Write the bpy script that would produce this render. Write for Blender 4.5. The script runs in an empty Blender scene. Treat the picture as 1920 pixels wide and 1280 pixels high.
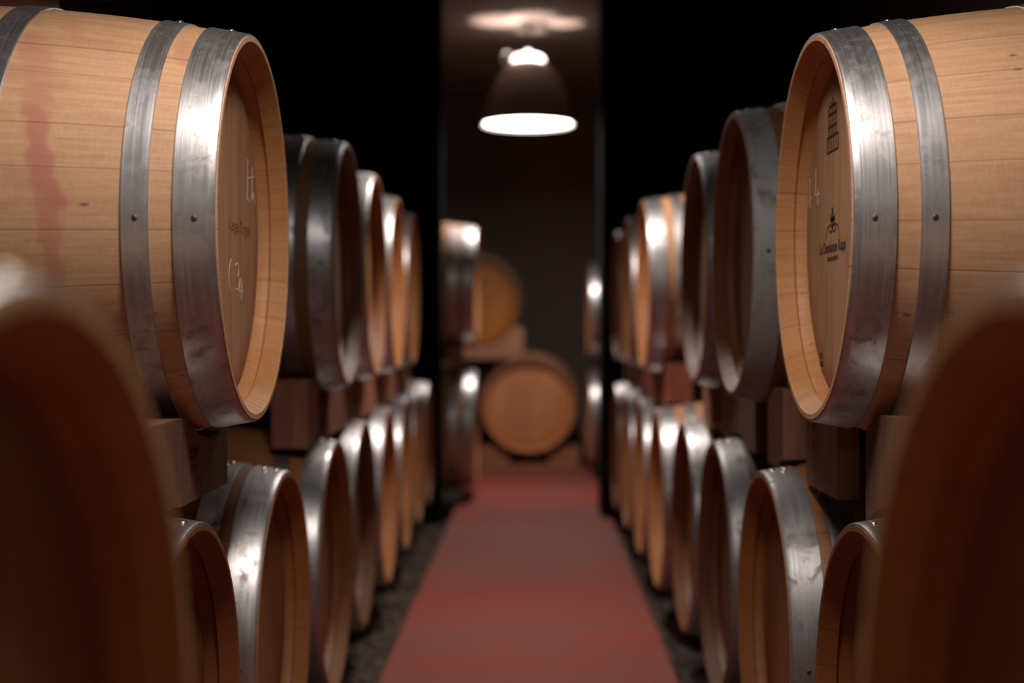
import bpy, bmesh, math, random
from mathutils import Vector, Matrix, noise
C = bpy.context.scene
L, RH, RB = .95, .286, .333        # barrel length, head radius, belly radius
COL = C.collection
R_ = math.radians
PI = math.pi
random.seed(7)

# ------------------------------------------------------------------ camera, exposure, world, lamps' positions
F = 2667.0                 # focal length in pixels of the 1920 wide frame (50 mm)
CZ = 0.93                  # camera height above the red walkway
cam_d = bpy.data.cameras.new('camera'); cam = bpy.data.objects.new('camera', cam_d); COL.objects.link(cam)
cam_d.lens = 50.0; cam_d.sensor_width = 36.0; cam_d.clip_start = 0.05; cam_d.clip_end = 100
cam.location = (0, 0, CZ)
cam.rotation_euler = (R_(90 - 0.537), 0, R_(0.537))
cam_d.dof.use_dof = True; cam_d.dof.focus_distance = 2.06; cam_d.dof.aperture_fstop = 2.1
C.camera = cam
C.view_settings.view_transform = 'Standard'; C.view_settings.look = 'None'
C.view_settings.gamma = 1.0; C.view_settings.use_curve_mapping = False
C.view_settings.exposure = 0.0
w = bpy.data.worlds.new('world'); C.world = w; w.use_nodes = True
w.node_tree.nodes['Background'].inputs[0].default_value = (0.05, 0.035, 0.028, 1)
w.node_tree.nodes['Background'].inputs[1].default_value = 0.3
LAMPS = [(0.0, -2.0), (0.0, 1.35), (0.0, 4.45), (0.015, 8.0)]     # x, y of the pendant lamps over the aisle
LAMP_Z = CZ + 1.14                                    # lower rim of the shades
SPOT_W, DIFF_E = 62.0, 16.0

# ------------------------------------------------------------------ helpers
def link(o, parent=None):
    COL.objects.link(o)
    if parent is not None: o.parent = parent
    return o
def build(name, bm, mat, parent=None, loc=(0, 0, 0), smooth=True, sharp=35):
    bmesh.ops.recalc_face_normals(bm, faces=bm.faces)
    me = bpy.data.meshes.new(name)
    if smooth:
        for f in bm.faces: f.smooth = True
        for e in bm.edges:
            if len(e.link_faces) == 2 and e.calc_face_angle(0) > R_(sharp): e.smooth = False
    bm.to_mesh(me); bm.free()
    if mat: me.materials.append(mat)
    o = bpy.data.objects.new(name, me); o.location = loc
    return link(o, parent)
def thing(name, label, cat, loc=(0, 0, 0), rotz=0, group=None):
    o = bpy.data.objects.new(name, None); COL.objects.link(o); o.empty_display_size = 0.1
    o.location = loc; o.rotation_euler = (0, 0, rotz); o['label'] = label; o['category'] = cat
    if group: o['group'] = group
    return o
def tag(o, label, cat, group=None):
    o['label'] = label; o['category'] = cat
    if group: o['group'] = group
    return o
def box(bm, x0, x1, y0, y1, z0, z1):
    v = [bm.verts.new((x, y, z)) for x in (x0, x1) for y in (y0, y1) for z in (z0, z1)]
    for f in ((0, 1, 3, 2), (4, 6, 7, 5), (0, 4, 5, 1), (2, 3, 7, 6), (0, 2, 6, 4), (1, 5, 7, 3)):
        bm.faces.new([v[i] for i in f])
def boxbm(*a, bev=0):
    bm = bmesh.new(); box(bm, *a)
    if bev: bmesh.ops.bevel(bm, geom=bm.edges[:], offset=bev, segments=2, affect='EDGES')
    return bm
def struct(name, bm, m, **k):
    o = build(name, bm, m, smooth=False, **k); o['kind'] = 'structure'; return o
def revolve(bm, prof, n=96, axis='X', closed=False):
    """prof: list of (axial, radius)"""
    rings = []
    for a, r in prof:
        ring = []
        if r < 1e-6:
            ring = [bm.verts.new((a, 0, 0) if axis == 'X' else (0, 0, a))]
        else:
            for i in range(n):
                t = 2 * PI * i / n
                p = (a, r * math.cos(t), r * math.sin(t)) if axis == 'X' else (r * math.cos(t), r * math.sin(t), a)
                ring.append(bm.verts.new(p))
        rings.append(ring)
    m = len(rings)
    for k in range(m if closed else m - 1):
        A, B = rings[k], rings[(k + 1) % m]
        for i in range(n):
            j = (i + 1) % n
            if len(A) == 1 and len(B) == 1: continue
            if len(A) == 1: bm.faces.new((A[0], B[i], B[j]))
            elif len(B) == 1: bm.faces.new((A[i], B[0], A[j]))
            else: bm.faces.new((A[i], B[i], B[j], A[j]))
    return rings
def tube(bm, pts, r, n=8, cap=True):
    pts = [Vector(p) for p in pts]; prev = None
    for i, p in enumerate(pts):
        d = (pts[min(i + 1, len(pts) - 1)] - pts[max(i - 1, 0)]).normalized()
        u = d.orthogonal().normalized() if abs(d.z) > .9 else d.cross(Vector((0, 0, 1))).normalized()
        v = d.cross(u)
        ring = [bm.verts.new(p + r * (math.cos(2 * PI * k / n) * u + math.sin(2 * PI * k / n) * v)) for k in range(n)]
        if prev:
            for k in range(n): bm.faces.new((prev[k], prev[(k + 1) % n], ring[(k + 1) % n], ring[k]))
        elif cap: bm.faces.new(ring[::-1])
        prev = ring
    if cap: bm.faces.new(prev)

# ------------------------------------------------------------------ node helpers
class NT:
    def __init__(s, name):
        s.m = bpy.data.materials.new(name); s.m.use_nodes = True
        s.t = s.m.node_tree; s.n = s.t.nodes; s.l = s.t.links
        s.bsdf = s.n['Principled BSDF']
    def node(s, t, **k):
        n = s.n.new(t)
        for a, b in k.items(): setattr(n, a, b)
        return n
    def put(s, sock, v):
        if isinstance(v, bpy.types.NodeSocket): s.l.new(v, sock)
        elif isinstance(v, (tuple, list)) and len(v) == 3 and sock.type == 'RGBA': sock.default_value = (*v, 1)
        else: sock.default_value = v
    def math(s, op, a, b=0.0, c=None, clamp=False):
        n = s.node('ShaderNodeMath', operation=op, use_clamp=clamp)
        s.put(n.inputs[0], a); s.put(n.inputs[1], b)
        if c is not None: s.put(n.inputs[2], c)
        return n.outputs[0]
    def mix(s, f, a, b, mode='MIX'):
        n = s.node('ShaderNodeMix', data_type='RGBA', blend_type=mode)
        s.put(n.inputs[0], f); s.put(n.inputs[6], a); s.put(n.inputs[7], b)
        return n.outputs[2]
    def comb(s, x, y, z):
        n = s.node('ShaderNodeCombineXYZ')
        for i, v in enumerate((x, y, z)): s.put(n.inputs[i], v)
        return n.outputs[0]
    def noise(s, vec, scale, detail=4, rough=.55, dist=0):
        n = s.node('ShaderNodeTexNoise'); s.put(n.inputs['Vector'], vec); n.inputs['Scale'].default_value = scale
        n.inputs['Detail'].default_value = detail; n.inputs['Roughness'].default_value = rough
        n.inputs['Distortion'].default_value = dist
        return n.outputs[0]
    def ramp(s, v, lo, hi, a=0.0, b=1.0):
        n = s.node('ShaderNodeMapRange'); s.put(n.inputs[0], v)
        for i, x in enumerate((lo, hi, a, b)): n.inputs[1 + i].default_value = x
        return n.outputs[0]
    def obj(s):
        c = s.node('ShaderNodeTexCoord'); x = s.node('ShaderNodeSeparateXYZ'); s.l.new(c.outputs['Object'], x.inputs[0])
        return c.outputs['Object'], x.outputs[0], x.outputs[1], x.outputs[2]
    def bump(s, h, strength, dist=.001):
        n = s.node('ShaderNodeBump'); n.inputs['Strength'].default_value = strength; n.inputs['Distance'].default_value = dist
        s.put(n.inputs['Height'], h); s.l.new(n.outputs[0], s.bsdf.inputs['Normal'])
    def set(s, **k):
        for a, b in k.items(): s.put(s.bsdf.inputs[a.replace('_', ' ')], b)
    def rnd(s):
        n = s.node('ShaderNodeObjectInfo'); return n.outputs['Random'], n.outputs['Color']
def plain(name, col, rough=.6, metal=0, emit=0, bump=0):
    N = NT(name); N.set(Base_Color=col, Roughness=rough, Metallic=metal)
    if emit:
        N.set(Emission_Color=col); N.bsdf.inputs['Emission Strength'].default_value = emit
    elif bump:
        co, x, y, z = N.obj(); h = N.noise(co, 30, 6)
        N.set(Base_Color=N.mix(N.ramp(h, .3, .7), col, tuple(c * .7 for c in col))); N.bump(h, bump, .004)
    return N.m

# ------------------------------------------------------------------ materials
def mat_staves():
    N = NT('oak_staves'); co, x, y, z = N.obj(); rnd, tint = N.rnd()
    ns = 27.0
    a = N.math('MULTIPLY', N.math('ADD', N.math('ARCTAN2', z, y), N.math('MULTIPLY', rnd, 6.0)), ns / (2 * PI))
    wob = N.noise(N.comb(N.math('MULTIPLY', rnd, 40), 0, a), .55, 1)      # uneven stave widths
    a2 = N.math('ADD', a, N.math('MULTIPLY', wob, 1.6))
    idx = N.math('FLOOR', a2); fr = N.math('FRACT', a2)
    wn = N.node('ShaderNodeTexWhiteNoise', noise_dimensions='2D')
    N.put(wn.inputs['Vector'], N.comb(idx, N.math('MULTIPLY', rnd, 77), 0))
    tone = wn.outputs[0]
    edge = N.math('MINIMUM', fr, N.math('SUBTRACT', 1.0, fr))
    joint = N.ramp(edge, .0, .016, .6, 0)
    sh = N.math('MULTIPLY', tone, 9)
    g1 = N.noise(N.comb(N.math('ADD', N.math('MULTIPLY', x, 5), sh), N.math('MULTIPLY', a, 6.5), sh), 1.6, 6, .62, .6)
    g2 = N.noise(N.comb(N.math('MULTIPLY', x, 22), N.math('MULTIPLY', a, 60), sh), 1, 3, .6)
    g3 = N.noise(N.comb(N.math('MULTIPLY', x, 420), N.math('MULTIPLY', a, 6), sh), 1, 3, .6)   # cross-cut plane marks
    base = N.mix(N.ramp(tone, 0, 1), (.57, .345, .195), (.52, .295, .155))
    base = N.mix(N.ramp(g1, .40, .68, 0, .7), base, (.40, .205, .10))
    base = N.mix(N.ramp(g2, .45, .75, 0, .35), base, (.30, .15, .065))
    base = N.mix(N.ramp(g3, .42, .62, 0, .22), base, (.64, .42, .24))
    big = N.noise(N.comb(N.math('MULTIPLY', x, 9), N.math('MULTIPLY', a, 1.1), N.math('MULTIPLY', rnd, 30)), 1, 4, .6)
    base = N.mix(N.ramp(big, .56, .72, 0, .5), base, (.42, .20, .11))
    # knots / small dark flecks
    vo = N.node('ShaderNodeTexVoronoi'); N.put(vo.inputs['Vector'], N.comb(N.math('MULTIPLY', x, 9), N.math('MULTIPLY', a, 1.6), rnd)); vo.inputs['Scale'].default_value = 1
    base = N.mix(N.ramp(vo.outputs['Distance'], .03, .075, .75, 0), base, (.10, .05, .03))
    # wine spilt over the belly of some barrels
    at = N.node('ShaderNodeAttribute', attribute_type='OBJECT'); at.attribute_name = 'wine'
    belly = N.ramp(N.math('ABSOLUTE', N.math('ADD', x, .475)), .17, .19, 1, 0)
    wine = N.math('MULTIPLY', N.math('MULTIPLY', at.outputs['Fac'], belly), N.ramp(big, .2, .6, .75, 1))
    base = N.mix(wine, base, (.16, .035, .035))
    st = N.node('ShaderNodeAttribute', attribute_type='GEOMETRY'); st.attribute_name = 'stain'
    base = N.mix(N.math('MULTIPLY', st.outputs['Fac'], N.ramp(g2, .2, .7, 1, .75)), base, (.40, .125, .10))
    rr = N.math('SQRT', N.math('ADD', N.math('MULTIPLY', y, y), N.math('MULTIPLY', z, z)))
    inside = N.ramp(rr, RH - .009, RH - .0075, 1, 0)                      # inner bevel: its dim, warm bounced light tinted into the wood
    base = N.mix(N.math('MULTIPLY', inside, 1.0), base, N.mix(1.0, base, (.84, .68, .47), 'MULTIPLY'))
    base = N.mix(joint, base, (.10, .05, .025))
    base = N.mix(1.0, base, tint, 'MULTIPLY')
    N.set(Base_Color=base, Roughness=N.ramp(g1, .3, .7, .48, .66))
    N.bump(N.math('ADD', N.math('ADD', N.math('MULTIPLY', g3, .45), N.math('MULTIPLY', g2, .4)), N.math('MULTIPLY', joint, -1.8)), .4, .0009)
    return N.m
def mat_head():
    N = NT('oak_head'); co, x, y, z = N.obj(); rnd, tint = N.rnd()
    a = N.math('ADD', N.math('MULTIPLY', y, 10.5), N.math('MULTIPLY', rnd, 13))
    a2 = N.math('ADD', a, N.math('MULTIPLY', N.noise(N.comb(a, 0, 0), .7, 0), 1.2))
    idx = N.math('FLOOR', a2); fr = N.math('FRACT', a2)
    wn = N.node('ShaderNodeTexWhiteNoise', noise_dimensions='2D'); N.put(wn.inputs['Vector'], N.comb(idx, N.math('MULTIPLY', rnd, 31), 0))
    tone = wn.outputs[0]; sh = N.math('MULTIPLY', tone, 9)
    edge = N.math('MINIMUM', fr, N.math('SUBTRACT', 1.0, fr)); joint = N.ramp(edge, 0, .014, 1, 0)
    g1 = N.noise(N.comb(N.math('MULTIPLY', y, 42), sh, N.math('MULTIPLY', z, 3.2)), 1.3, 6, .6, .8)
    g2 = N.noise(N.comb(N.math('MULTIPLY', y, 300), sh, N.math('MULTIPLY', z, 14)), 1, 3, .6)
    base = N.mix(tone, (.52, .305, .165), (.46, .25, .13))
    base = N.mix(N.ramp(g1, .42, .7, 0, .8), base, (.33, .165, .085))
    base = N.mix(N.ramp(g2, .45, .75, 0, .35), base, (.24, .12, .06))
    base = N.mix(joint, base, (.16, .08, .04))
    base = N.mix(1.0, base, tint, 'MULTIPLY')
    N.set(Base_Color=base, Roughness=.6)
    N.bump(N.math('ADD', N.math('MULTIPLY', g2, .5), N.math('MULTIPLY', joint, -1.5)), .35, .0008)
    return N.m
def mat_hoop():
    N = NT('galvanised_steel'); co, x, y, z = N.obj(); rnd, tint = N.rnd()
    a = N.math('ARCTAN2', z, y); off = N.math('MULTIPLY', rnd, 50)
    st = N.noise(N.comb(N.math('MULTIPLY', x, 500), N.math('MULTIPLY', a, 1.6), off), 1, 4, .6)      # rolled streaks round the hoop
    bl = N.noise(N.comb(N.math('MULTIPLY', x, 26), N.math('MULTIPLY', a, 7), off), 1, 6, .68, .5)
    sp = N.noise(N.comb(N.math('MULTIPLY', x, 230), N.math('MULTIPLY', a, 55), off), 1, 4, .7)
    dirt = N.ramp(bl, .50, .68, 0, 1)
    spk = N.math('MULTIPLY', N.ramp(sp, .57, .68, 0, 1), N.ramp(bl, .42, .6, 0.15, 1))
    base = N.mix(N.ramp(st, .3, .7), (.42, .42, .44), (.56, .555, .56))
    base = N.mix(N.math('MULTIPLY', dirt, .7), base, (.23, .21, .22))
    base = N.mix(N.math('MULTIPLY', spk, .6), base, (.15, .11, .09))
    base = N.mix(1.0, base, tint, 'MULTIPLY')
    mt = N.node('ShaderNodeAttribute', attribute_type='OBJECT'); mt.attribute_name = 'matt'; mf = mt.outputs['Fac']
    r = N.math('ADD', N.math('ADD', N.ramp(st, .3, .7, .31, .43), N.math('MULTIPLY', dirt, .22)), N.math('MULTIPLY', mf, .3))
    N.set(Base_Color=base, Metallic=N.math('SUBTRACT', N.math('SUBTRACT', .92, N.math('MULTIPLY', spk, .5)), N.math('MULTIPLY', mf, .5), clamp=True), Roughness=r)
    N.bump(N.math('ADD', N.math('MULTIPLY', st, .5), N.math('MULTIPLY', bl, .8)), .16, .001)
    return N.m
def mat_walk():
    N = NT('red_painted_concrete'); co, x, y, z = N.obj()
    n1 = N.noise(co, 1.1, 5, .6); n2 = N.noise(N.comb(N.math('MULTIPLY', x, .6), N.math('MULTIPLY', y, 1.6), 3.0), 1.3, 4, .6, .4); n3 = N.noise(co, 60, 4)
    b = N.mix(N.ramp(n1, .35, .65), (.29, .055, .038), (.215, .066, .052))
    b = N.mix(N.ramp(n2, .48, .66, 0, .75), b, (.34, .045, .030))
    b = N.mix(N.ramp(n3, .5, .8, 0, .3), b, (.20, .09, .08))
    N.set(Base_Color=b, Roughness=N.ramp(n2, .3, .7, .66, .8)); N.bump(n3, .25, .002)
    return N.m
def mat_block():
    N = NT('raw_timber'); co, x, y, z = N.obj(); rnd, tint = N.rnd(); off = N.math('MULTIPLY', rnd, 30)
    g = N.noise(N.comb(N.math('MULTIPLY', x, 30), N.math('ADD', N.math('MULTIPLY', y, 30), off), N.math('MULTIPLY', z, 3)), 1.2, 6, .6, .6)
    g2 = N.noise(N.comb(N.math('MULTIPLY', x, 12), N.math('ADD', N.math('MULTIPLY', y, 12), off), N.math('MULTIPLY', z, 260)), 1, 3)
    b = N.mix(N.ramp(g, .35, .7), (.47, .27, .18), (.27, .13, .085))
    b = N.mix(N.ramp(g2, .45, .7, 0, .3), b, (.2, .09, .06))
    b = N.mix(1.0, b, tint, 'MULTIPLY')
    N.set(Base_Color=b, Roughness=.75); N.bump(N.math('ADD', g, g2), .3, .001)
    return N.m
def mat_gravel():
    N = NT('dark_gravel'); co, x, y, z = N.obj()
    v = N.node('ShaderNodeTexVoronoi'); v.inputs['Scale'].default_value = 38; N.put(v.inputs['Vector'], co)
    bw = N.node('ShaderNodeRGBToBW'); N.put(bw.inputs[0], v.outputs['Color'])
    N.set(Base_Color=N.mix(bw.outputs[0], (.03, .022, .018), (.17, .12, .095)), Roughness=.8); return N.m
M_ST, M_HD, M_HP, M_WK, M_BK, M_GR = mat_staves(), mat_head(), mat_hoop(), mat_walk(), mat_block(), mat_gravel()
M_RIV = plain('brass_rivet', (.72, .62, .48), .25, 1)
M_NAIL = plain('iron_nail', (.12, .11, .11), .5, 1)
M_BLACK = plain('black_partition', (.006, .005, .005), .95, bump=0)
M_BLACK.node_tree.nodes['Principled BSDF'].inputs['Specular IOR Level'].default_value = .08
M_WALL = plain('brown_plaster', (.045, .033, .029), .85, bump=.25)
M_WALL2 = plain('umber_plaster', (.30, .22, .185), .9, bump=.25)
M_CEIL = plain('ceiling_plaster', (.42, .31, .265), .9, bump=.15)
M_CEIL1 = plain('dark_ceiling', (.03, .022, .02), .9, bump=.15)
M_EARTH = plain('dark_earth', (.022, .016, .013), .9, bump=.5)
M_SHADE = plain('grey_enamel', (.36, .29, .26), .42, 0)
M_DOME = plain('lit_glass_dome', (1.0, .90, .84), .4, 0, 7.0)
M_CAP = plain('polished_cap', (.8, .76, .72), .3, 1)
M_GLASS = plain('lamp_diffuser', (1.0, .93, .86), .5, 0, DIFF_E)
M_CORD = plain('black_cord', (.02, .02, .02), .5)
M_CHALK = plain('white_chalk', (.80, .72, .66), .9)
M_INK = plain('burnt_ink', (.055, .028, .018), .8)
M_FAINT = plain('faint_brand', (.24, .11, .05), .8)

# ------------------------------------------------------------------ the setting
bm = bmesh.new()                                   # the raised red walkway; its edges run very slightly askew
n = 40
for k in range(n + 1):
    y = -2.5 + (13.0) * k / n
    xl = -.396 + .0065 * (y - 3); xr = .402 + .0068 * (y - 3)
    for x, z in ((xl, -.07), (xl, -.006), (xl + .008, 0), (xr - .008, 0), (xr, -.006), (xr, -.07)): bm.verts.new((x, y, z))
bm.verts.ensure_lookup_table()
for k in range(n):
    for j in range(5): bm.faces.new([bm.verts[i] for i in (k * 6 + j, k * 6 + j + 1, (k + 1) * 6 + j + 1, (k + 1) * 6 + j)])
    bm.faces.new([bm.verts[i] for i in (k * 6 + 5, k * 6, (k + 1) * 6, (k + 1) * 6 + 5)])
bm.faces.new([bm.verts[i] for i in range(6)]); bm.faces.new([bm.verts[n * 6 + i] for i in range(6)])
struct('walkway', bm, M_WK)
GZ = -.07
XL, XR, YB, YF, PY = -1.75, 1.44, -3.2, 10.6, 7.35
struct('floor', boxbm(XL, XR, YB, YF, GZ - .1, GZ), M_EARTH)
CE = CZ + 1.71
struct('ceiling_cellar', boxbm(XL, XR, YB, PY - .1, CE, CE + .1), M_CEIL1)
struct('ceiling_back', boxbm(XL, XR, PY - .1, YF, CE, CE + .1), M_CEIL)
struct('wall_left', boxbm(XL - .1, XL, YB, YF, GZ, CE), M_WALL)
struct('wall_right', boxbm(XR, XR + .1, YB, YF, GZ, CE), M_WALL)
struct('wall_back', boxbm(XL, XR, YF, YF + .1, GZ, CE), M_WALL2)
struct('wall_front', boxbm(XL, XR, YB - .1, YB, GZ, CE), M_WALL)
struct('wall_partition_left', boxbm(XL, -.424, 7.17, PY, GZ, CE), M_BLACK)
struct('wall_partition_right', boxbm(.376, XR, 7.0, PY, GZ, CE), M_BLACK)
# gravel in the troughs beside the walkway: uncountable pebbles
tb_ = bmesh.new(); bmesh.ops.create_icosphere(tb_, subdivisions=1, radius=1); tb_.verts.ensure_lookup_table()
IV = [v.co.copy() for v in tb_.verts]; IF = [[v.index for v in f.verts] for f in tb_.faces]; tb_.free()
gv, gf = [], []
for side in (-1, 1):
    for i in range(5200):
        y = 2.6 + 4.6 * random.random()
        e = (.396 - .0065 * (y - 3)) if side < 0 else (.402 + .0068 * (y - 3))
        x = side * (e + .016 + .145 * random.random() ** 1.3)
        r = .006 + .010 * random.random()
        if y > (6.93 if side > 0 else 7.13): continue
        m = Matrix.Translation((x, y, GZ + r * random.uniform(.1, .9))) @ Matrix.Rotation(random.random() * 6, 4, Vector((random.random(), random.random(), 1)).normalized()) @ Matrix.Diagonal((r, r * random.uniform(.6, 1), r * random.uniform(.4, .7), 1))
        b_ = len(gv); gv += [m @ v for v in IV]; gf += [[b_ + k for k in f] for f in IF]
gme = bpy.data.meshes.new('gravel'); gme.from_pydata(gv, [], gf); bm = bmesh.new(); bm.from_mesh(gme); bpy.data.meshes.remove(gme)
g = build('gravel', bm, M_GR); tag(g, 'dark loose gravel in the troughs on both sides of the red walkway', 'gravel'); g['kind'] = 'stuff'

# ------------------------------------------------------------------ barrels
def rad(x):                       # outer stave radius at distance x behind the front head end
    t = (x - L / 2) / (L / 2); return RB - (RB - RH) * abs(t) ** 1.9
def staves_bm(nseg=96, nax=24):
    prof = []
    inner = [(.0, RH - .0075), (.003, RH - .0095), (.027, RH - .0235), (.031, RH - .0195), (.042, RH - .0215), (.054, RH - .031)]
    for i in range(nax + 1):
        x = L * i / nax; prof.append((-x, rad(x)))
    back = [(-(L - x), r) for x, r in inner]
    prof += back + [(-(L - .08), RH - .032), (-.08, RH - .032)] + [(-x, r) for x, r in inner[::-1]]
    bm = bmesh.new(); revolve(bm, prof, nseg, closed=True); return bm
def head_bm():
    bm = bmesh.new()
    revolve(bm, [(-.046, 0), (-.046, .10), (-.046, .20), (-.046, RH - .040), (-.050, RH - .031), (-.070, RH - .031), (-.070, 0)], 96); return bm
def hoop_bm(x0, x1, th=.0026):
    bm = bmesh.new(); k = 5; out = []; b = .0008
    for i in range(k + 1):
        x = x0 + (x1 - x0) * i / k; out.append((-x, rad(x) + .0006 + th))
    out[0] = (-x0 - 0, out[0][1] - b); out[-1] = (-x1, out[-1][1] - b)
    out.insert(1, (-x0 - b, rad(x0) + .0006 + th)); out.insert(-1, (-x1 + b, rad(x1) + .0006 + th))
    prof = out + [(-x1, rad(x1) + .0004), (-x0, rad(x0) + .0004)]
    revolve(bm, prof, 128, closed=True)
    return bm
def rivet_bm(x, ang, r=.0062, h=.55):
    bm = bmesh.new(); R = rad(x) + .003
    m = Matrix.Translation((-x, R * math.cos(ang), R * math.sin(ang))) @ Matrix.Rotation(ang - PI / 2, 4, 'X') @ Matrix.Diagonal((r, r, r * h, 1))
    bmesh.ops.create_uvsphere(bm, u_segments=14, v_segments=8, radius=1, matrix=m)
    bmesh.ops.delete(bm, geom=[v for v in bm.verts if (v.co.y ** 2 + v.co.z ** 2) ** .5 < R - .0015], context='VERTS')
    return bm
def seam_bm(x0, x1, ang):         # riveted overlap of a hoop
    bm = bmesh.new(); n = 6; rows = []
    for i in range(n + 1):
        t = ang - .11 + .22 * i / n; row = []
        for x, o in ((x0 + .001, .0030), (x0 + .001, .0050), (x1 - .001, .0050), (x1 - .001, .0030)):
            R = rad(x) + o; row.append(bm.verts.new((-x, R * math.cos(t), R * math.sin(t))))
        rows.append(row)
    for A, B in zip(rows, rows[1:]):
        for j in range(4): bm.faces.new((A[j], A[(j + 1) % 4], B[(j + 1) % 4], B[j]))
    bm.faces.new(rows[0]); bm.faces.new(rows[-1]); return bm
HOOPS = {'wide': [(.0015, .056), (.086, .121), (.285, .325)], 'close': [(.0015, .058), (.078, .120), (.280, .320)]}
def make_barrel(kind, rivets=True, flip=1, dense=False):
    """front head end at local x=0 facing +x, axis height RB above the root; flip=-1 for barrels turned round"""
    t = thing('wine_barrel', 'x', 'barrel')
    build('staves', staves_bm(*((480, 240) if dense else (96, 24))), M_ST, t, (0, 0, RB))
    build('head', head_bm(), M_HD, t, (0, 0, RB))
    h2 = build('head', head_bm(), M_HD, t, (-L, 0, RB)); h2.rotation_euler = (0, 0, PI)
    up = PI / 2
    for i, (a, b) in enumerate(HOOPS[kind] + [(L - b, L - a) for a, b in HOOPS[kind]]):
        h = build('hoop', hoop_bm(a, b), M_HP, t, (0, 0, RB))
        if i < 3 and rivets:
            ang = up + (.02 if i != 1 else .04) * flip
            for dx in ((-.011, .011) if i == 0 else (0.0,)):
                build('rivet', rivet_bm((a + b) / 2 + dx, ang), M_RIV, h)
            build('rivet', rivet_bm((a + b) / 2 + .004, ang + .10 * flip), M_RIV, h)
            near = PI if flip > 0 else 0.0
            build('nail', rivet_bm((a + b) / 2, near + (.02 if flip > 0 else -.02), .0045, .22), M_NAIL, h)
    return t
def kids(o): return [c for c in KID.get(o.name, [])]
KID = {}
def index():
    KID.clear()
    for o in bpy.data.objects:
        if o.parent: KID.setdefault(o.parent.name, []).append(o)
def dup(root, rivets=True):
    r = root.copy(); COL.objects.link(r)
    for ch in KID.get(root.name, []):
        c = ch.copy(); COL.objects.link(c); c.parent = r
        if rivets:
            for g_ in KID.get(ch.name, []):
                d = g_.copy(); COL.objects.link(d); d.parent = c
    return r
proto = {}
for kind in HOOPS:
    for flip in (1, -1): proto[(kind, flip)] = make_barrel(kind, True, flip)
proto['dense'] = make_barrel('wide', True, 1, True)
index()
used = set()
BARRELS = []
def paint(root, wood, steel, wine):
    for c in root.children:
        if c.name.startswith('hoop'): c.color = (*[steel] * 3, 1)
        else:
            c.color = (*wood, 1); c['wine'] = float(wine)
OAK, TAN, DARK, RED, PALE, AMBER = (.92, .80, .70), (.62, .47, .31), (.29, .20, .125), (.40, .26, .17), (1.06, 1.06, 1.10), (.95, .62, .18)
def barrel(side, X, Y, Z, label, group, kind='wide', wood=OAK, steel=1.0, wine=0.0, sc=1.0, yaw=0.0, rot=None, roll=0.0):
    """side -1 left / +1 right: X is the distance of the head end from the aisle's axis, Z the axis height relative to the camera"""
    key = 'dense' if kind == 'dense' else (kind, -side)
    if key not in used: r = proto[key]; used.add(key)
    else: r = dup(proto[key], Y < 4.5)
    r.location = (side * X, Y, CZ + Z - RB * sc); r.scale = (sc, sc, sc)
    r.rotation_euler = (0, 0, rot if rot is not None else ((0 if side < 0 else PI) + R_(yaw)))
    r['label'] = label
    if group: r['group'] = group
    elif 'group' in r: del r['group']
    BARRELS.append((side, X, Y, Z, sc)); r['_w'] = 0; del r['_w']
    TODO.append((r, wood, steel, wine)); return r
TODO = []
UZ, LZ = .149, -.552
GL, GR_, GUL, GUR = 'barrels of the lower left row', 'barrels of the lower right row', 'barrels of the upper left row', 'barrels of the upper right row'
first_left = barrel(-1, .405, 2.15, UZ, 'sharp pale oak barrel at upper left with pink wine stains running down its staves', GUL, 'dense', PALE)
first_right = barrel(1, .427, 2.15, UZ, 'sharp clean pale oak barrel at upper right with a printed crest on its head', GUR, 'wide', PALE)
UL = [(3.40, .420, DARK, .7, 0.6, 'dark shadowed barrel in upper left row, directly behind the wine-stained pale one'),  # dark wood tint stands in for the shade on this barrel
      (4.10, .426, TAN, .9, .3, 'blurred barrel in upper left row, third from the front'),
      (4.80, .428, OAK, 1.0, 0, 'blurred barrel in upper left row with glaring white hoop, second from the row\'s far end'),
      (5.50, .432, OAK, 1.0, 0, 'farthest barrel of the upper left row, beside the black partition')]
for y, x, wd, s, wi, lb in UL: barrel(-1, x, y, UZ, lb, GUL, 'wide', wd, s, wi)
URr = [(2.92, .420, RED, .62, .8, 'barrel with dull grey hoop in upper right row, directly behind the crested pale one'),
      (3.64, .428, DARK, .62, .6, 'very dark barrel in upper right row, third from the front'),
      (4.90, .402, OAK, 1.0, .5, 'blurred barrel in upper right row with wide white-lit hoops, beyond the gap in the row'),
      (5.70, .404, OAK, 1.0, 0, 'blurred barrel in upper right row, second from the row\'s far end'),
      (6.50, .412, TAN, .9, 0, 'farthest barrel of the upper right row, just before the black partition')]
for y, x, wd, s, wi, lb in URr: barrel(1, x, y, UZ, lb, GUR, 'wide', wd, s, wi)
ordn = ['first', 'second', 'third', 'fourth', 'fifth', 'sixth', 'seventh', 'eighth']
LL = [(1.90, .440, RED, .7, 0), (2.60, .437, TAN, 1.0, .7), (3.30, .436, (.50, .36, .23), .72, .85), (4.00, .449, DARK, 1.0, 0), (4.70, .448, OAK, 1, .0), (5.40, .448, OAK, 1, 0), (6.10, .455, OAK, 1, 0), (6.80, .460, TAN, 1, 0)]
dl = ['orange-brown rim of a barrel mostly hidden behind the big blurred left barrel', 'sharp barrel with pitted steel hoop and rivets at lower left, below the stained one',
      'blurred barrel with wine-dark staves in lower left row, right behind the sharp one', 'dark blurred barrel in lower left row, fourth from the camera',
      'blurred barrel in lower left row, fifth from the camera', 'blurred barrel in lower left row, sixth from the camera', 'blurred barrel in lower left row, second before the black partition', 'last barrel of the lower left row, touching the black partition\'s shade']
for i, (y, x, wd, s, wi) in enumerate(LL): barrel(-1, x, y, LZ, dl[i], GL, 'wide' if i != 1 else 'close', wd, s, wi)
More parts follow.
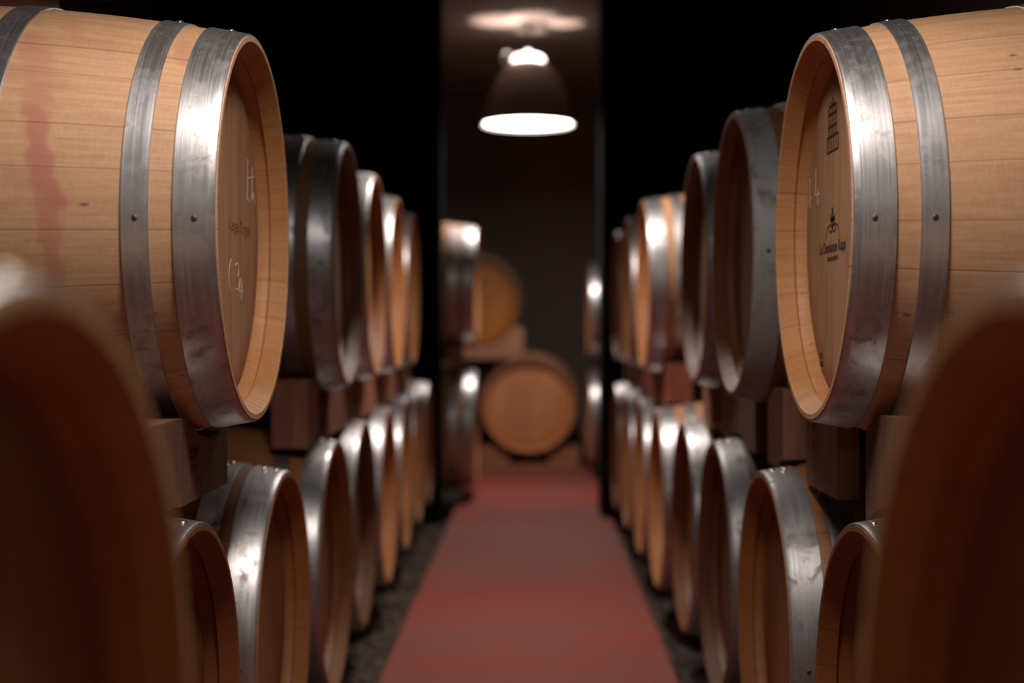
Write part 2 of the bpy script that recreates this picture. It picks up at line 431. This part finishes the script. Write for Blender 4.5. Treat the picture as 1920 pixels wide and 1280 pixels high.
LR = [(1.90, .446, RED, .7, 0), (2.60, .431, (.55, .40, .24), .58, .8), (3.30, .432, DARK, .5, .6), (4.00, .434, RED, .9, 0), (4.70, .423, OAK, 1, 0), (5.40, .422, OAK, 1, 0), (6.00 + .08, .420, OAK, 1, 0), (6.62 + .0, .419, TAN, 1, 0)]
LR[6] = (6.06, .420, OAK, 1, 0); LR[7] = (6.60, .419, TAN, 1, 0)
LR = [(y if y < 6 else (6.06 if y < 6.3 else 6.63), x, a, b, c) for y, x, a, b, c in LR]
dr = ['dark orange rim of a barrel mostly hidden behind the big blurred right barrel', 'sharp barrel with scratched grey hoops and rivets at lower right, below the crested one',
      'dark blurred barrel in lower right row, right behind the sharp one', 'blurred reddish barrel in lower right row, fourth from the camera',
      'blurred barrel in lower right row, fifth from the camera', 'blurred barrel in lower right row, sixth from the camera', 'blurred barrel in lower right row, second before the black partition', 'last barrel of the lower right row, right before the black partition']
YR = [1.90, 2.60, 3.28, 3.955, 4.63, 5.305, 5.98, 6.655]
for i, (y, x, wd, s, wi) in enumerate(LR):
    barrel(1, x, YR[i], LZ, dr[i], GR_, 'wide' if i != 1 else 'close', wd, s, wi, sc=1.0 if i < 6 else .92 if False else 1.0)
barrel(-1, .44, 2.50, .915, 'wine-reddened barrel lying above the pale stained one, only its belly in view at top left', None, 'wide', RED, .7, 1.0)
# the two out-of-focus barrels in front
barrel(-1, .222, .655, -.268, 'huge blurred barrel end filling the lower left corner, nearest the camera', 'out of focus barrels in front', 'wide', (1.10, 1.06, .86), 1.0, 0)
barrel(1, .214, .625, -.268, 'huge blurred barrel end filling the lower right corner, nearest the camera', 'out of focus barrels in front', 'wide', (1.10, 1.06, .86), 1.0, 0)
# the back room
barrel(-1, .267, 7.85, -.55, 'lower of two barrels stacked just inside the back room on the left', 'barrels in the back room', 'wide', OAK, 1, .6, sc=1.10)
barrel(-1, .267, 7.83, .235, 'upper of two barrels stacked just inside the back room on the left', 'barrels in the back room', 'wide', OAK, 1, .8, sc=1.10)
barrel(1, .400, 9.00, -.558, 'lower barrel in the back room on the right, half hidden by the partition', 'barrels in the back room', 'wide', OAK, 1, 0)
barrel(1, .400, 9.00, .115, 'upper barrel in the back room on the right, half hidden by the partition', 'barrels in the back room', 'wide', OAK, 1, 0)
def end_barrel(x, y, z, label, wood, sc):
    r = dup(proto[('wide', 1)], False)
    r.location = (x, y, CZ + z - RB * sc); r.scale = (sc,) * 3; r.rotation_euler = (0, 0, -PI / 2)
    r['label'] = label; r['group'] = 'barrels against the end wall'; TODO.append((r, wood, .8, 0)); return r
end_barrel(.024, 9.25, -.507, 'barrel whose round head faces the camera at the end of the red walkway', (1.35, 1.02, .82), 1.05)
end_barrel(-.70, 9.25, -.507, 'barrel at the end wall hidden beside the one facing the walkway, under the amber one', OAK, 1.05)
end_barrel(-.335, 9.27, .175, 'amber glossy barrel propped above the round head at the end wall', AMBER, 1.0)
for r, wd, s, wi in TODO: pass
index()
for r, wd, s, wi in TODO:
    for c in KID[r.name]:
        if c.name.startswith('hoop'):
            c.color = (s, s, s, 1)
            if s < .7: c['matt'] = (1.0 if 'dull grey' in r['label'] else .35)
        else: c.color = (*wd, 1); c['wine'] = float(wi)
for k, p in proto.items():
    if k not in used: print('UNUSED', k)

# ------------------------------------------------------------------ wine stain on the first left barrel (pixel positions turned into places on the staves)
def hit_stave(px, py, side=-1, X=.407, Y=2.15, Z=UZ):
    d = Vector(((px - 985) / F, 1, (615 - py) / F)); t = 1.2
    while t < 3:
        p = d * t; ax = abs(p.x) - X
        if 0 < ax < L and math.hypot(p.y - Y, p.z - Z) < rad(ax): return ax, math.atan2(p.z - Z, p.y - Y)
        t += .001
    return None
strokes = [([(62, 212), (66, 260), (72, 330), (100, 372)], .017, .8), ([(66, 300), (84, 420), (100, 520)], .014, .6), ([(60, 70), (66, 140), (64, 210)], .022, .38),
           ([(20, 130), (100, 160), (60, 65)], .014, .22), ([(130, 35), (140, 75), (210, 90)], .014, .22), ([(215, 30), (270, 45)], .012, .2), ([(340, 85), (350, 115)], .016, .4), ([(88, 366), (118, 376)], .008, .8)]
segs = []
for pts, wd, st in strokes:
    hp = [hit_stave(*p) for p in pts]; hp = [h for h in hp if h]
    hp = [(a, (b % (2 * PI)) * .32) for a, b in hp]
    segs += [(hp[i], hp[i + 1], wd, st) for i in range(len(hp) - 1)]
sm = [c for c in KID[first_left.name] if c.name.startswith('staves')][0].data
att = sm.attributes.new('stain', 'FLOAT', 'POINT')
vals = [0.0] * len(sm.vertices)
for v in sm.vertices:
    if v.co.y > .1: continue
    ax = -v.co.x; s_ = (math.atan2(v.co.z, v.co.y) % (2 * PI)) * .32
    nz = noise.noise(Vector((ax * 40, s_ * 40, 0))) * .010 + noise.noise(Vector((ax * 160, s_ * 60, 3))) * .004
    best = 0
    for (a, b, wd, st) in segs:
        dx, dy = b[0] - a[0], b[1] - a[1]; q = max(0, min(1, ((ax - a[0]) * dx + (s_ - a[1]) * dy) / (dx * dx + dy * dy + 1e-9)))
        d = math.hypot(ax - a[0] - q * dx, s_ - a[1] - q * dy) + nz
        k = max(0, min(1, (wd * 1.25 - d) / (wd * .7))); best = max(best, st * k * k * (3 - 2 * k))
    vals[v.index] = best
att.data.foreach_set('value', vals)

# ------------------------------------------------------------------ writing and marks on barrel heads
def text_mesh(txt, size, bold=0.0):
    cu = bpy.data.curves.new('txt', 'FONT'); cu.body = txt; cu.size = size; cu.align_x = 'CENTER'; cu.align_y = 'CENTER'; cu.offset = bold; cu.extrude = .0002
    o = bpy.data.objects.new('txt', cu); COL.objects.link(o); bpy.context.view_layer.update()
    me = bpy.data.meshes.new_from_object(o.evaluated_get(bpy.context.evaluated_depsgraph_get()))
    bpy.data.objects.remove(o); bpy.data.curves.remove(cu); return me
def on_head(head, me, name, mat, u, v, tilt=0, sx=1, face=-.0457):
    """u to the reader's right, v up, on the outer face of a head (local +x)"""
    me.materials.clear(); me.materials.append(mat)
    o = bpy.data.objects.new(name, me); link(o, head)
    # reader looks along -x: right is +y
    m = Matrix(((0, 0, 1), (1, 0, 0), (0, 1, 0))).to_4x4()
    o.matrix_local = Matrix.Translation((face, u, v)) @ m @ Matrix.Rotation(R_(tilt), 4, 'Z') @ Matrix.Diagonal((sx, 1, 1, 1))
    return o
def ribbons(lines, w=.0018):
    bm = bmesh.new()
    for ln in lines:
        for (x0, y0), (x1, y1) in zip(ln, ln[1:]):
            d = Vector((x1 - x0, y1 - y0)); 
            if d.length < 1e-6: continue
            nrm = Vector((-d.y, d.x)).normalized() * w / 2
            lo = [bm.verts.new((x, y, 0)) for x, y in ((x0 + nrm.x, y0 + nrm.y), (x1 + nrm.x, y1 + nrm.y), (x1 - nrm.x, y1 - nrm.y), (x0 - nrm.x, y0 - nrm.y))]
            hi = [bm.verts.new((q.co.x, q.co.y, .0003)) for q in lo]
            bm.faces.new(hi); bm.faces.new(lo[::-1])
            for i in range(4): bm.faces.new((lo[i], lo[(i + 1) % 4], hi[(i + 1) % 4], hi[i]))
    me = bpy.data.meshes.new('marks'); bm.to_mesh(me); bm.free(); return me
def arc(cx, cy, rx, ry, a0, a1, n=12): return [(cx + rx * math.cos(R_(a0 + (a1 - a0) * i / n)), cy + ry * math.sin(R_(a0 + (a1 - a0) * i / n))) for i in range(n + 1)]
hl = [c for c in KID[first_left.name] if c.name.startswith('head')][0]
hr = [c for c in KID[first_right.name] if c.name.startswith('head')][0]
# left head: reader's right is +Y (away from the camera)
def sc_(lines, k, ky=None): return [[(x * k, y * (ky or k)) for x, y in l] for l in lines]
on_head(hl, text_mesh('Vosges Tosges', .028), 'burnt_writing', M_FAINT, .09, .010)
on_head(hl, text_mesh('I', .03), 'burnt_mark', M_FAINT, .16, .150)
on_head(hl, text_mesh('O', .03), 'burnt_mark', M_FAINT, .165, .105)
E = sc_([[(-.028, .05), (-.032, -.03), (-.01, -.035)], [(-.03, .012), (.03, .022)], [(.01, .04), (.008, -.03), (.024, -.012), (.034, -.035)]], 1, .8)
on_head(hl, ribbons(E, .0024), 'chalk_mark', M_CHALK, .185, .085)
on_head(hl, ribbons([arc(.0, 0, .030, .030, 115, 235)], .0024), 'chalk_mark', M_CHALK, .040, -.070)
on_head(hl, ribbons([arc(.03, .012, .014, .010, 150, -90) + arc(.03, -.008, .016, .011, 90, -120)], .0024), 'chalk_mark', M_CHALK, .040, -.070)
on_head(hl, ribbons([[(.056, .0), (.05, -.022), (.078, -.020)], [(.068, -.005), (.064, -.034)]], .0024), 'chalk_mark', M_CHALK, .040, -.070)
on_head(hr, text_mesh('La Damianne Kapp', .0245, .0003), 'burnt_writing', M_INK, -.048, -.024)
on_head(hr, text_mesh('GRANDE RESERVE', .0095), 'burnt_writing', M_INK, -.045, -.042)
crest = [[(-.055, -.03), (-.045, .012), (-.02, .022), (-.005, .012), (.005, .012), (.02, .022), (.045, .012), (.055, -.03)], arc(-.014, .008, .013, .013, 180, 360), arc(.014, .008, .013, .013, 180, 360),
         [(-.012, .035), (-.02, .058)], [(0, .015), (0, .085)], [(.012, .035), (.02, .058)], arc(0, .035, .013, .016, 0, 360), arc(0, .05, .007, .018, 0, 360, 10), [(-.02, .04), (.02, .04)], [(-.008, .075), (.008, .075)], [(-.016, .03), (.016, .046)], [(.016, .03), (-.016, .046)]]
on_head(hr, ribbons(sc_(crest, .85, .42), .0022), 'crest', M_INK, -.045, .002)
st = [[(x, -.045), (x, .05 - abs(x) * .8)] for x in (-.03, -.02, -.01, 0, .01, .02, .03)] + [[(-.04, -.045), (.04, -.045)], [(-.04, -.045), (-.04, -.082)], [(.04, -.045), (.04, -.082)], [(-.042, -.082), (.042, -.082)], [(-.03, .01), (.03, .01)], [(-.03, -.02), (.03, -.02)], [(-.025, .03), (.025, .03)]] + [[(x, -.045), (x, -.076)] for x in (-.03, -.018, -.006, .006, .018, .03)]
on_head(hr, ribbons(sc_(st, 1, .62), .0032), 'stamp', M_INK, -.045, .175)
on_head(hr, ribbons(sc_([[(-.032, .035), (-.034, -.035)], [(-.055, -.018), (-.02, -.012)]], 1, .7), .0022), 'chalk_mark', M_CHALK, -.185, .075)
on_head(hr, ribbons(sc_([[(.014, .05), (.012, -.012), (.045, -.012)], [(.03, .00), (.027, -.035)]], 1, .7), .0022), 'chalk_mark', M_CHALK, -.185, .075)
on_head(hr, text_mesh('0332\n1886', .013), 'stamp', M_INK, -.125, -.20)

# ------------------------------------------------------------------ timber blocks between the tiers
def recentre(o):
    vs = o.data.vertices; c = Vector((sum(v.co.x for v in vs) / len(vs), sum(v.co.y for v in vs) / len(vs), min(v.co.z for v in vs)))
    o.data.transform(Matrix.Translation(-c)); o.location = c; return o
def surf(bs, xa, xb, y, under):
    out = None
    for s, X, Y, Z, sc in bs:
        for ax in [xa + (xb - xa) * k / 8 for k in range(9)]:
            q = (ax - X) / sc
            if not 0 <= q <= L: continue
            r = (rad(q) + .0045) * sc
            if abs(y - Y) >= r: continue
            h = math.sqrt(r * r - (y - Y) ** 2); z = Z - h if under else Z + h
            out = z if out is None else (min(out, z) if under else max(out, z))
    return out
def block(side, xa, xb, y0, y1, ztop, zbot, label, group, tint, mark=False):
    up = [b for b in BARRELS if b[0] == side and b[3] > .05 and b[3] < .5]; lo = [b for b in BARRELS if b[0] == side and b[3] < -.5]
    bm = bmesh.new(); n = 14; rows = []
    for i in range(n + 1):
        y = y0 + (y1 - y0) * i / n
        t = surf(up, xa, xb, y, True); t = ztop if t is None else min(t, ztop)
        b = surf(lo, xa, xb, y, False); b = zbot if b is None else max(b, zbot)
        b = min(b, t - .01)
        rows.append([bm.verts.new((side * x, y, CZ + z)) for x, z in ((xa, b), (xa, t), (xb, t), (xb, b))])
    for A, B in zip(rows, rows[1:]):
        for j in range(4): bm.faces.new((A[j], A[(j + 1) % 4], B[(j + 1) % 4], B[j]))
    bm.faces.new(rows[0]); bm.faces.new(rows[-1])
    o = recentre(build('timber_block', bm, M_BK, smooth=False)); o.color = (*tint, 1)
    tag(o, label, 'wooden block', group); return o
GB = 'timber blocks between the barrel tiers'  # tints of the near blocks are darkened to carry the weaker light there
b0 = block(-1, .475, .555, 1.72, 2.262, -.125, -.247, 'timber block printed with a hand mark, wedged under the wine-stained pale barrel', GB, (.38, .33, .31))
block(1, .490, .560, 1.93, 2.05, -.12, -.29, 'dark timber block under the near side of the crested upper right barrel', GB, (.3, .25, .22))
b1 = block(1, .490, .525, 2.24, 2.48, -.09, -.27, 'timber block with two black slots under the far side of the crested upper right barrel', GB, (.62, .48, .4))
tb = [(-1, 3.40, .420, 'the dark barrel of the upper left row', (.6, .4, .33)), (-1, 4.10, .426, 'the third barrel of the upper left row', (1, .72, .65)), (-1, 4.80, .428, 'the glaring upper left barrel', (1.1, .9, .82)), (-1, 5.50, .432, 'the farthest barrel of the upper left row', (1, .9, .8)),
      (1, 2.92, .420, 'the dull-hooped upper right barrel', (.45, .35, .3)), (1, 3.64, .428, 'the very dark barrel of the upper right row', (1.0, .75, .68)),
      (1, 4.90, .402, 'the white-lit barrel of the upper right row', (1, .55, .55)), (1, 5.70, .404, 'the last but one upper right barrel', (1, .8, .75)), (1, 6.50, .412, 'the farthest barrel of the upper right row', (.6, .5, .45))]
for k, (s, y, x, nm, tint) in enumerate(tb):
    cs = [b[2] for b in BARRELS if b[0] == s and b[3] < -.5 and b[2] < 7.1]
    nxt = tb[k + 1] if k + 1 < len(tb) and tb[k + 1][0] == s and tb[k + 1][1] - y < .85 else None
    prv = k > 0 and tb[k - 1][0] == s and y - tb[k - 1][1] < .85
    spans = []
    if not prv: spans.append((-1, 'timber block under the near side of ' + nm))
    spans.append((1, ('timber block between %s and the next one behind' % nm) if nxt else 'timber block under the far side of ' + nm))
    for sg, lb in spans:
        a, b = .10, .27
        while b < .5 and min(abs(c - max(min(c, y + sg * (b if sg > 0 else a)), y + sg * (a if sg > 0 else b))) for c in cs) > .05: b += .01
        y0, y1 = sorted((y + sg * a, y + sg * b)); xa = x + .06
        if sg > 0 and nxt: y1 = nxt[1] - .10; xa = max(x, nxt[2]) + .06
        if s > 0 and y == 2.92 and sg < 0: y0 = max(y0, 2.52)
        if y > 6.4 and s > 0: y1 = min(y1, 6.97)
        block(s, xa, xa + .08, y0, y1, -.115, -.266, lb, GB, tint)
block(-1, .345, .42, 7.66, 8.02, -.10, -.22, 'small timber block between the two stacked barrels on the left of the back room', GB, (.9, .7, .6))
block(1, .47, .55, 8.85, 9.15, -.14, -.27, 'small timber block between the two stacked barrels on the right of the back room', GB, (.9, .7, .6))
# hand print and square on the first block (faces the aisle)
def on_face(parent, me, name, mat, x, y, z):
    me.materials.clear(); me.materials.append(mat); o = bpy.data.objects.new(name, me); link(o, parent)
    m = Matrix(((0, 0, 1), (1, 0, 0), (0, 1, 0))).to_4x4(); o.matrix_local = Matrix.Translation(Vector((x, y, z)) - parent.location) @ m; return o
hand = [[(-.016 + .008 * k, -.008), (-.020 + .010 * k, .016 - abs(k - 2) * .004)] for k in range(5)] + [arc(0, -.006, .016, .010, 0, 360)]
on_face(b0, ribbons(sc_(hand, 1.5, .6), .0036), 'hand_print', M_INK, -.4747, 2.03, CZ - .176)
on_face(b0, ribbons([[(-.018, 0), (.018, 0)]], .010), 'square_print', M_INK, -.4747, 2.03, CZ - .199)

for zz in (-.165, -.20): on_face(b1, ribbons([[(-.006, 0), (.006, 0)]], .018), 'slot', M_INK, .4898, 2.42, CZ + zz)
# supports of the lower rows, of the front pair, of the end barrels
def rail(side, xa, xb, y0, y1, label):
    r = max(rad(max(0, xb - .42)), rad(xa - .46))
    o = build('support_rail', boxbm(min(side * xa, side * xb), max(side * xa, side * xb), y0, y1, GZ, CZ + LZ - r - .005, bev=.004), M_BK, smooth=False); o.color = (.35, .3, .28, 1)
    tag(o, label, 'rail', 'rails under the lower rows')
rail(-1, .60, .66, 1.5, 7.14, 'dark timber rail on the gravel under the fronts of the lower left barrels')
rail(1, .60, .66, 1.5, 6.93, 'dark timber rail on the gravel under the fronts of the lower right barrels')
rail(-1, 1.13, 1.19, 1.5, 7.14, 'dark timber rail under the backs of the lower left barrels')
rail(1, 1.13, 1.19, 1.5, 6.93, 'dark timber rail under the backs of the lower right barrels')
def stand(x0, x1, y, zc, label, group, sc=1.0, X=.22, side=-1, zb=GZ):
    t = thing('barrel_stand', label, 'stand', ((x0 + x1) / 2, y, zb), 0, group)
    for q, ax in ((x0, 0), (x1, 0)):
        dist = (abs(q) - X) / sc; r = (max(rad(dist - .03), rad(dist + .03)) + .004) * sc
        bm = bmesh.new(); n = 16; rows = []
        for i in range(n + 1):
            yy = -.26 + .52 * i / n; top = zc - math.sqrt(r * r - yy * yy) if abs(yy) < r else zc
            top = min(top, zc - r * .62)
            rows.append([bm.verts.new(v) for v in ((q - (x0 + x1) / 2 - .03, yy, .0), (q - (x0 + x1) / 2 - .03, yy, top - zb), (q - (x0 + x1) / 2 + .03, yy, top - zb), (q - (x0 + x1) / 2 + .03, yy, .0))])
        for A, B in zip(rows, rows[1:]):
            for j in range(4): bm.faces.new((A[j], A[(j + 1) % 4], B[(j + 1) % 4], B[j]))
        bm.faces.new(rows[0]); bm.faces.new(rows[-1])
        o = build('saddle', bm, M_BK, t, smooth=False); o.color = (.6, .5, .45, 1)
    for yy in (-.2, .2):
        a, b = sorted((x0 - (x0 + x1) / 2, x1 - (x0 + x1) / 2))
        o = build('crossbar', boxbm(a + .03, b - .03, yy - .025, yy + .025, .05, .12, bev=.003), M_BK, t, smooth=False); o.color = (.6, .5, .45, 1)
    return t
stand(-.42, -.95, .655, CZ - .268, 'timber stand carrying the blurred front left barrel', 'stands of the front barrels', X=.222)
stand(.42, .95, .625, CZ - .268, 'timber stand carrying the blurred front right barrel', 'stands of the front barrels', X=.214)
# end barrels: timber cradle on the walkway, wedges and plank
t = thing('barrel_cradle', 'low timber cradle with two end chocks on the red walkway under the round barrel head', 'cradle', (.02, 9.35, 0))
rr = (rad(.10) + .004) * 1.05; zc = CZ - .507
for s in (-1, 1):
    bm = bmesh.new(); rows = []
    for i in range(9):
        x = s * (.13 + .20 * i / 8); top = min(zc - math.sqrt(max(0, (rad(.2) * 1.05 + .006) ** 2 - x * x)), .16)
        rows.append([bm.verts.new(v) for v in ((x + .004, -.05, .0), (x + .004, -.05, max(top, .03)), (x + .004, .08, max(top, .03)), (x + .004, .08, .0))])
    for A, B in zip(rows, rows[1:]):
        for j in range(4): bm.faces.new((A[j], A[(j + 1) % 4], B[(j + 1) % 4], B[j]))
    bm.faces.new(rows[0]); bm.faces.new(rows[-1]); build('chock', bm, M_BK, t, smooth=False)
build('beam', boxbm(-.33, .34, -.10, -.05, 0, .045, bev=.003), M_BK, t, smooth=False)
for o in bpy.data.objects:
    if o.parent == t: o.color = (.9, .7, .55, 1)
# wedge plank between the lower end barrels and the amber one
bm = bmesh.new(); rows = []
for i in range(25):
    x = -.46 + .45 * i / 24
    def tops(zc_, xc, sc_): 
        r = (rad(.0) + .008) * sc_; r = (max(rad(.02), rad(.07)) + .006) * sc_
        return (zc_ + math.sqrt(r * r - (x - xc) ** 2)) if abs(x - xc) < r else -9
    bot = max(tops(-.507, .024, 1.05), tops(-.507, -.70, 1.05), -.20)
    r2 = (rad(.07) + .005); dx = x + .335
    top = .175 - math.sqrt(r2 * r2 - dx * dx) if abs(dx) < r2 else 0
    top = min(top, -.06 + .09 * (x + .46) / .45)
    top = max(top, bot + .012)
    rows.append([bm.verts.new(v) for v in ((x, 9.265, CZ + bot), (x, 9.265, CZ + top), (x, 9.32, CZ + top), (x, 9.32, CZ + bot))])
for A, B in zip(rows, rows[1:]):
    for j in range(4): bm.faces.new((A[j], A[(j + 1) % 4], B[(j + 1) % 4], B[j]))
bm.faces.new(rows[0]); bm.faces.new(rows[-1])
o = recentre(build('timber_wedge', bm, M_BK, smooth=False)); o.color = (1, .9, .8, 1); tag(o, 'long timber wedge propping the amber barrel above the round head', 'wooden wedge')
o = recentre(build('timber_block', boxbm(-.80, -.60, 9.68, 9.78, GZ, CZ - .507 - .3545, bev=.003), M_BK, smooth=False)); o.color = (.7, .55, .45, 1)
tag(o, 'low timber block under the hidden end barrel left of the round head', 'wooden block')
# block on top of the first left barrel that carries the one above
bm = bmesh.new(); rows = []
for i in range(15):
    y = 2.02 + .42 * i / 14; R1 = rad(.42) + .010
    bot = UZ + math.sqrt(R1 * R1 - (y - 2.15) ** 2) if abs(y - 2.15) < R1 else 0
    top = .925 - math.sqrt(max(0, R1 * R1 - (y - 2.5) ** 2)) if abs(y - 2.5) < R1 else .925
    top = min(top, .70); top = max(top, bot + .01)
    rows.append([bm.verts.new((x, y, CZ + z)) for x, z in ((-.80, bot), (-.80, top), (-.87, top), (-.87, bot))])
for A, B in zip(rows, rows[1:]):
    for j in range(4): bm.faces.new((A[j], A[(j + 1) % 4], B[(j + 1) % 4], B[j]))
bm.faces.new(rows[0]); bm.faces.new(rows[-1])
o = recentre(build('timber_block', bm, M_BK, smooth=False)); o.color = (.3, .2, .18, 1); tag(o, 'timber block on top of the wine-stained barrel carrying the red one above', 'wooden block', GB)

# ------------------------------------------------------------------ pendant lamps
def lamp(x, y, label):
    t = thing('pendant_lamp', label, 'lamp', (x, y, LAMP_Z), 0, 'bell pendant lamps over the aisle')
    bm = bmesh.new()
    out = [(.0, .258), (.012, .256), (.05, .248), (.10, .234), (.16, .218), (.22, .192), (.28, .158), (.32, .128), (.345, .100), (.352, .085)]
    prof = out + [(z, r - .004) for z, r in out[::-1]]
    revolve(bm, prof, 64, 'Z', closed=True); build('shade', bm, M_SHADE, t)
    bm = bmesh.new(); revolve(bm, [(.014, 0), (.010, .14), (.012, .245), (.018, .249), (.018, 0)], 64, 'Z'); build('diffuser', bm, M_GLASS, t)
    bm = bmesh.new(); revolve(bm, [(.350, .0), (.350, .080), (.357, .090), (.370, .090), (.384, .078), (.392, .055), (.396, .016), (.415, .012), (.415, 0)], 48, 'Z'); build('dome', bm, M_DOME, t)
    bm = bmesh.new(); tube(bm, [(0, 0, .415), (0, 0, .50), (0, 0, .56)], .006); build('cord', bm, M_CORD, t)
    bm = bmesh.new(); revolve(bm, [(.571, 0), (.571, .055), (.558, .055), (.545, .03), (.545, 0)], 32, 'Z'); build('ceiling_rose', bm, M_CORD, t)
    bm = bmesh.new(); tube(bm, [(-.11 + .035 * math.cos(a), 0, .375 + .035 * math.sin(a)) for a in [2 * PI * k / 20 for k in range(21)]], .005); build('ring', bm, M_CAP, t)
    ld = bpy.data.lights.new('lamp_light', 'SPOT'); ld.energy = SPOT_W; ld.spot_size = R_(124); ld.spot_blend = .45; ld.shadow_soft_size = .10; ld.color = (1, .84, .74)
    lo = bpy.data.objects.new('lamp_light', ld); lo.location = (0, 0, -.002 - .10 * 0); link(lo, t)
    if y > 5:
        for dx, dy, half, tx, ty, en in ((-.12, -.03, 40, -8, 6, 7.0), (.14, 0, 27, 16, 0, 6.0), (.0, -.12, 36, 5, 8, 4.5), (.0, .12, 26, 4, -16, 2.5)):
            ld = bpy.data.lights.new('vent_light', 'SPOT'); ld.energy = en; ld.spot_size = R_(2 * half); ld.spot_blend = .3; ld.shadow_soft_size = .012; ld.color = (1, .86, .78)
            lo = bpy.data.objects.new('vent_light', ld); lo.location = (dx, dy, .365); lo.rotation_euler = (PI + R_(ty), R_(tx), 0); link(lo, t)
    return t
LL_ = ['bell pendant lamp above and behind the camera', 'bell pendant lamp over the first barrels, above the frame', 'bell pendant lamp over the middle of the aisle, above the frame', 'grey bell pendant lamp glowing white under the ceiling of the back room']
for (x, y), lb in zip(LAMPS, LL_): lamp(x, y, lb)
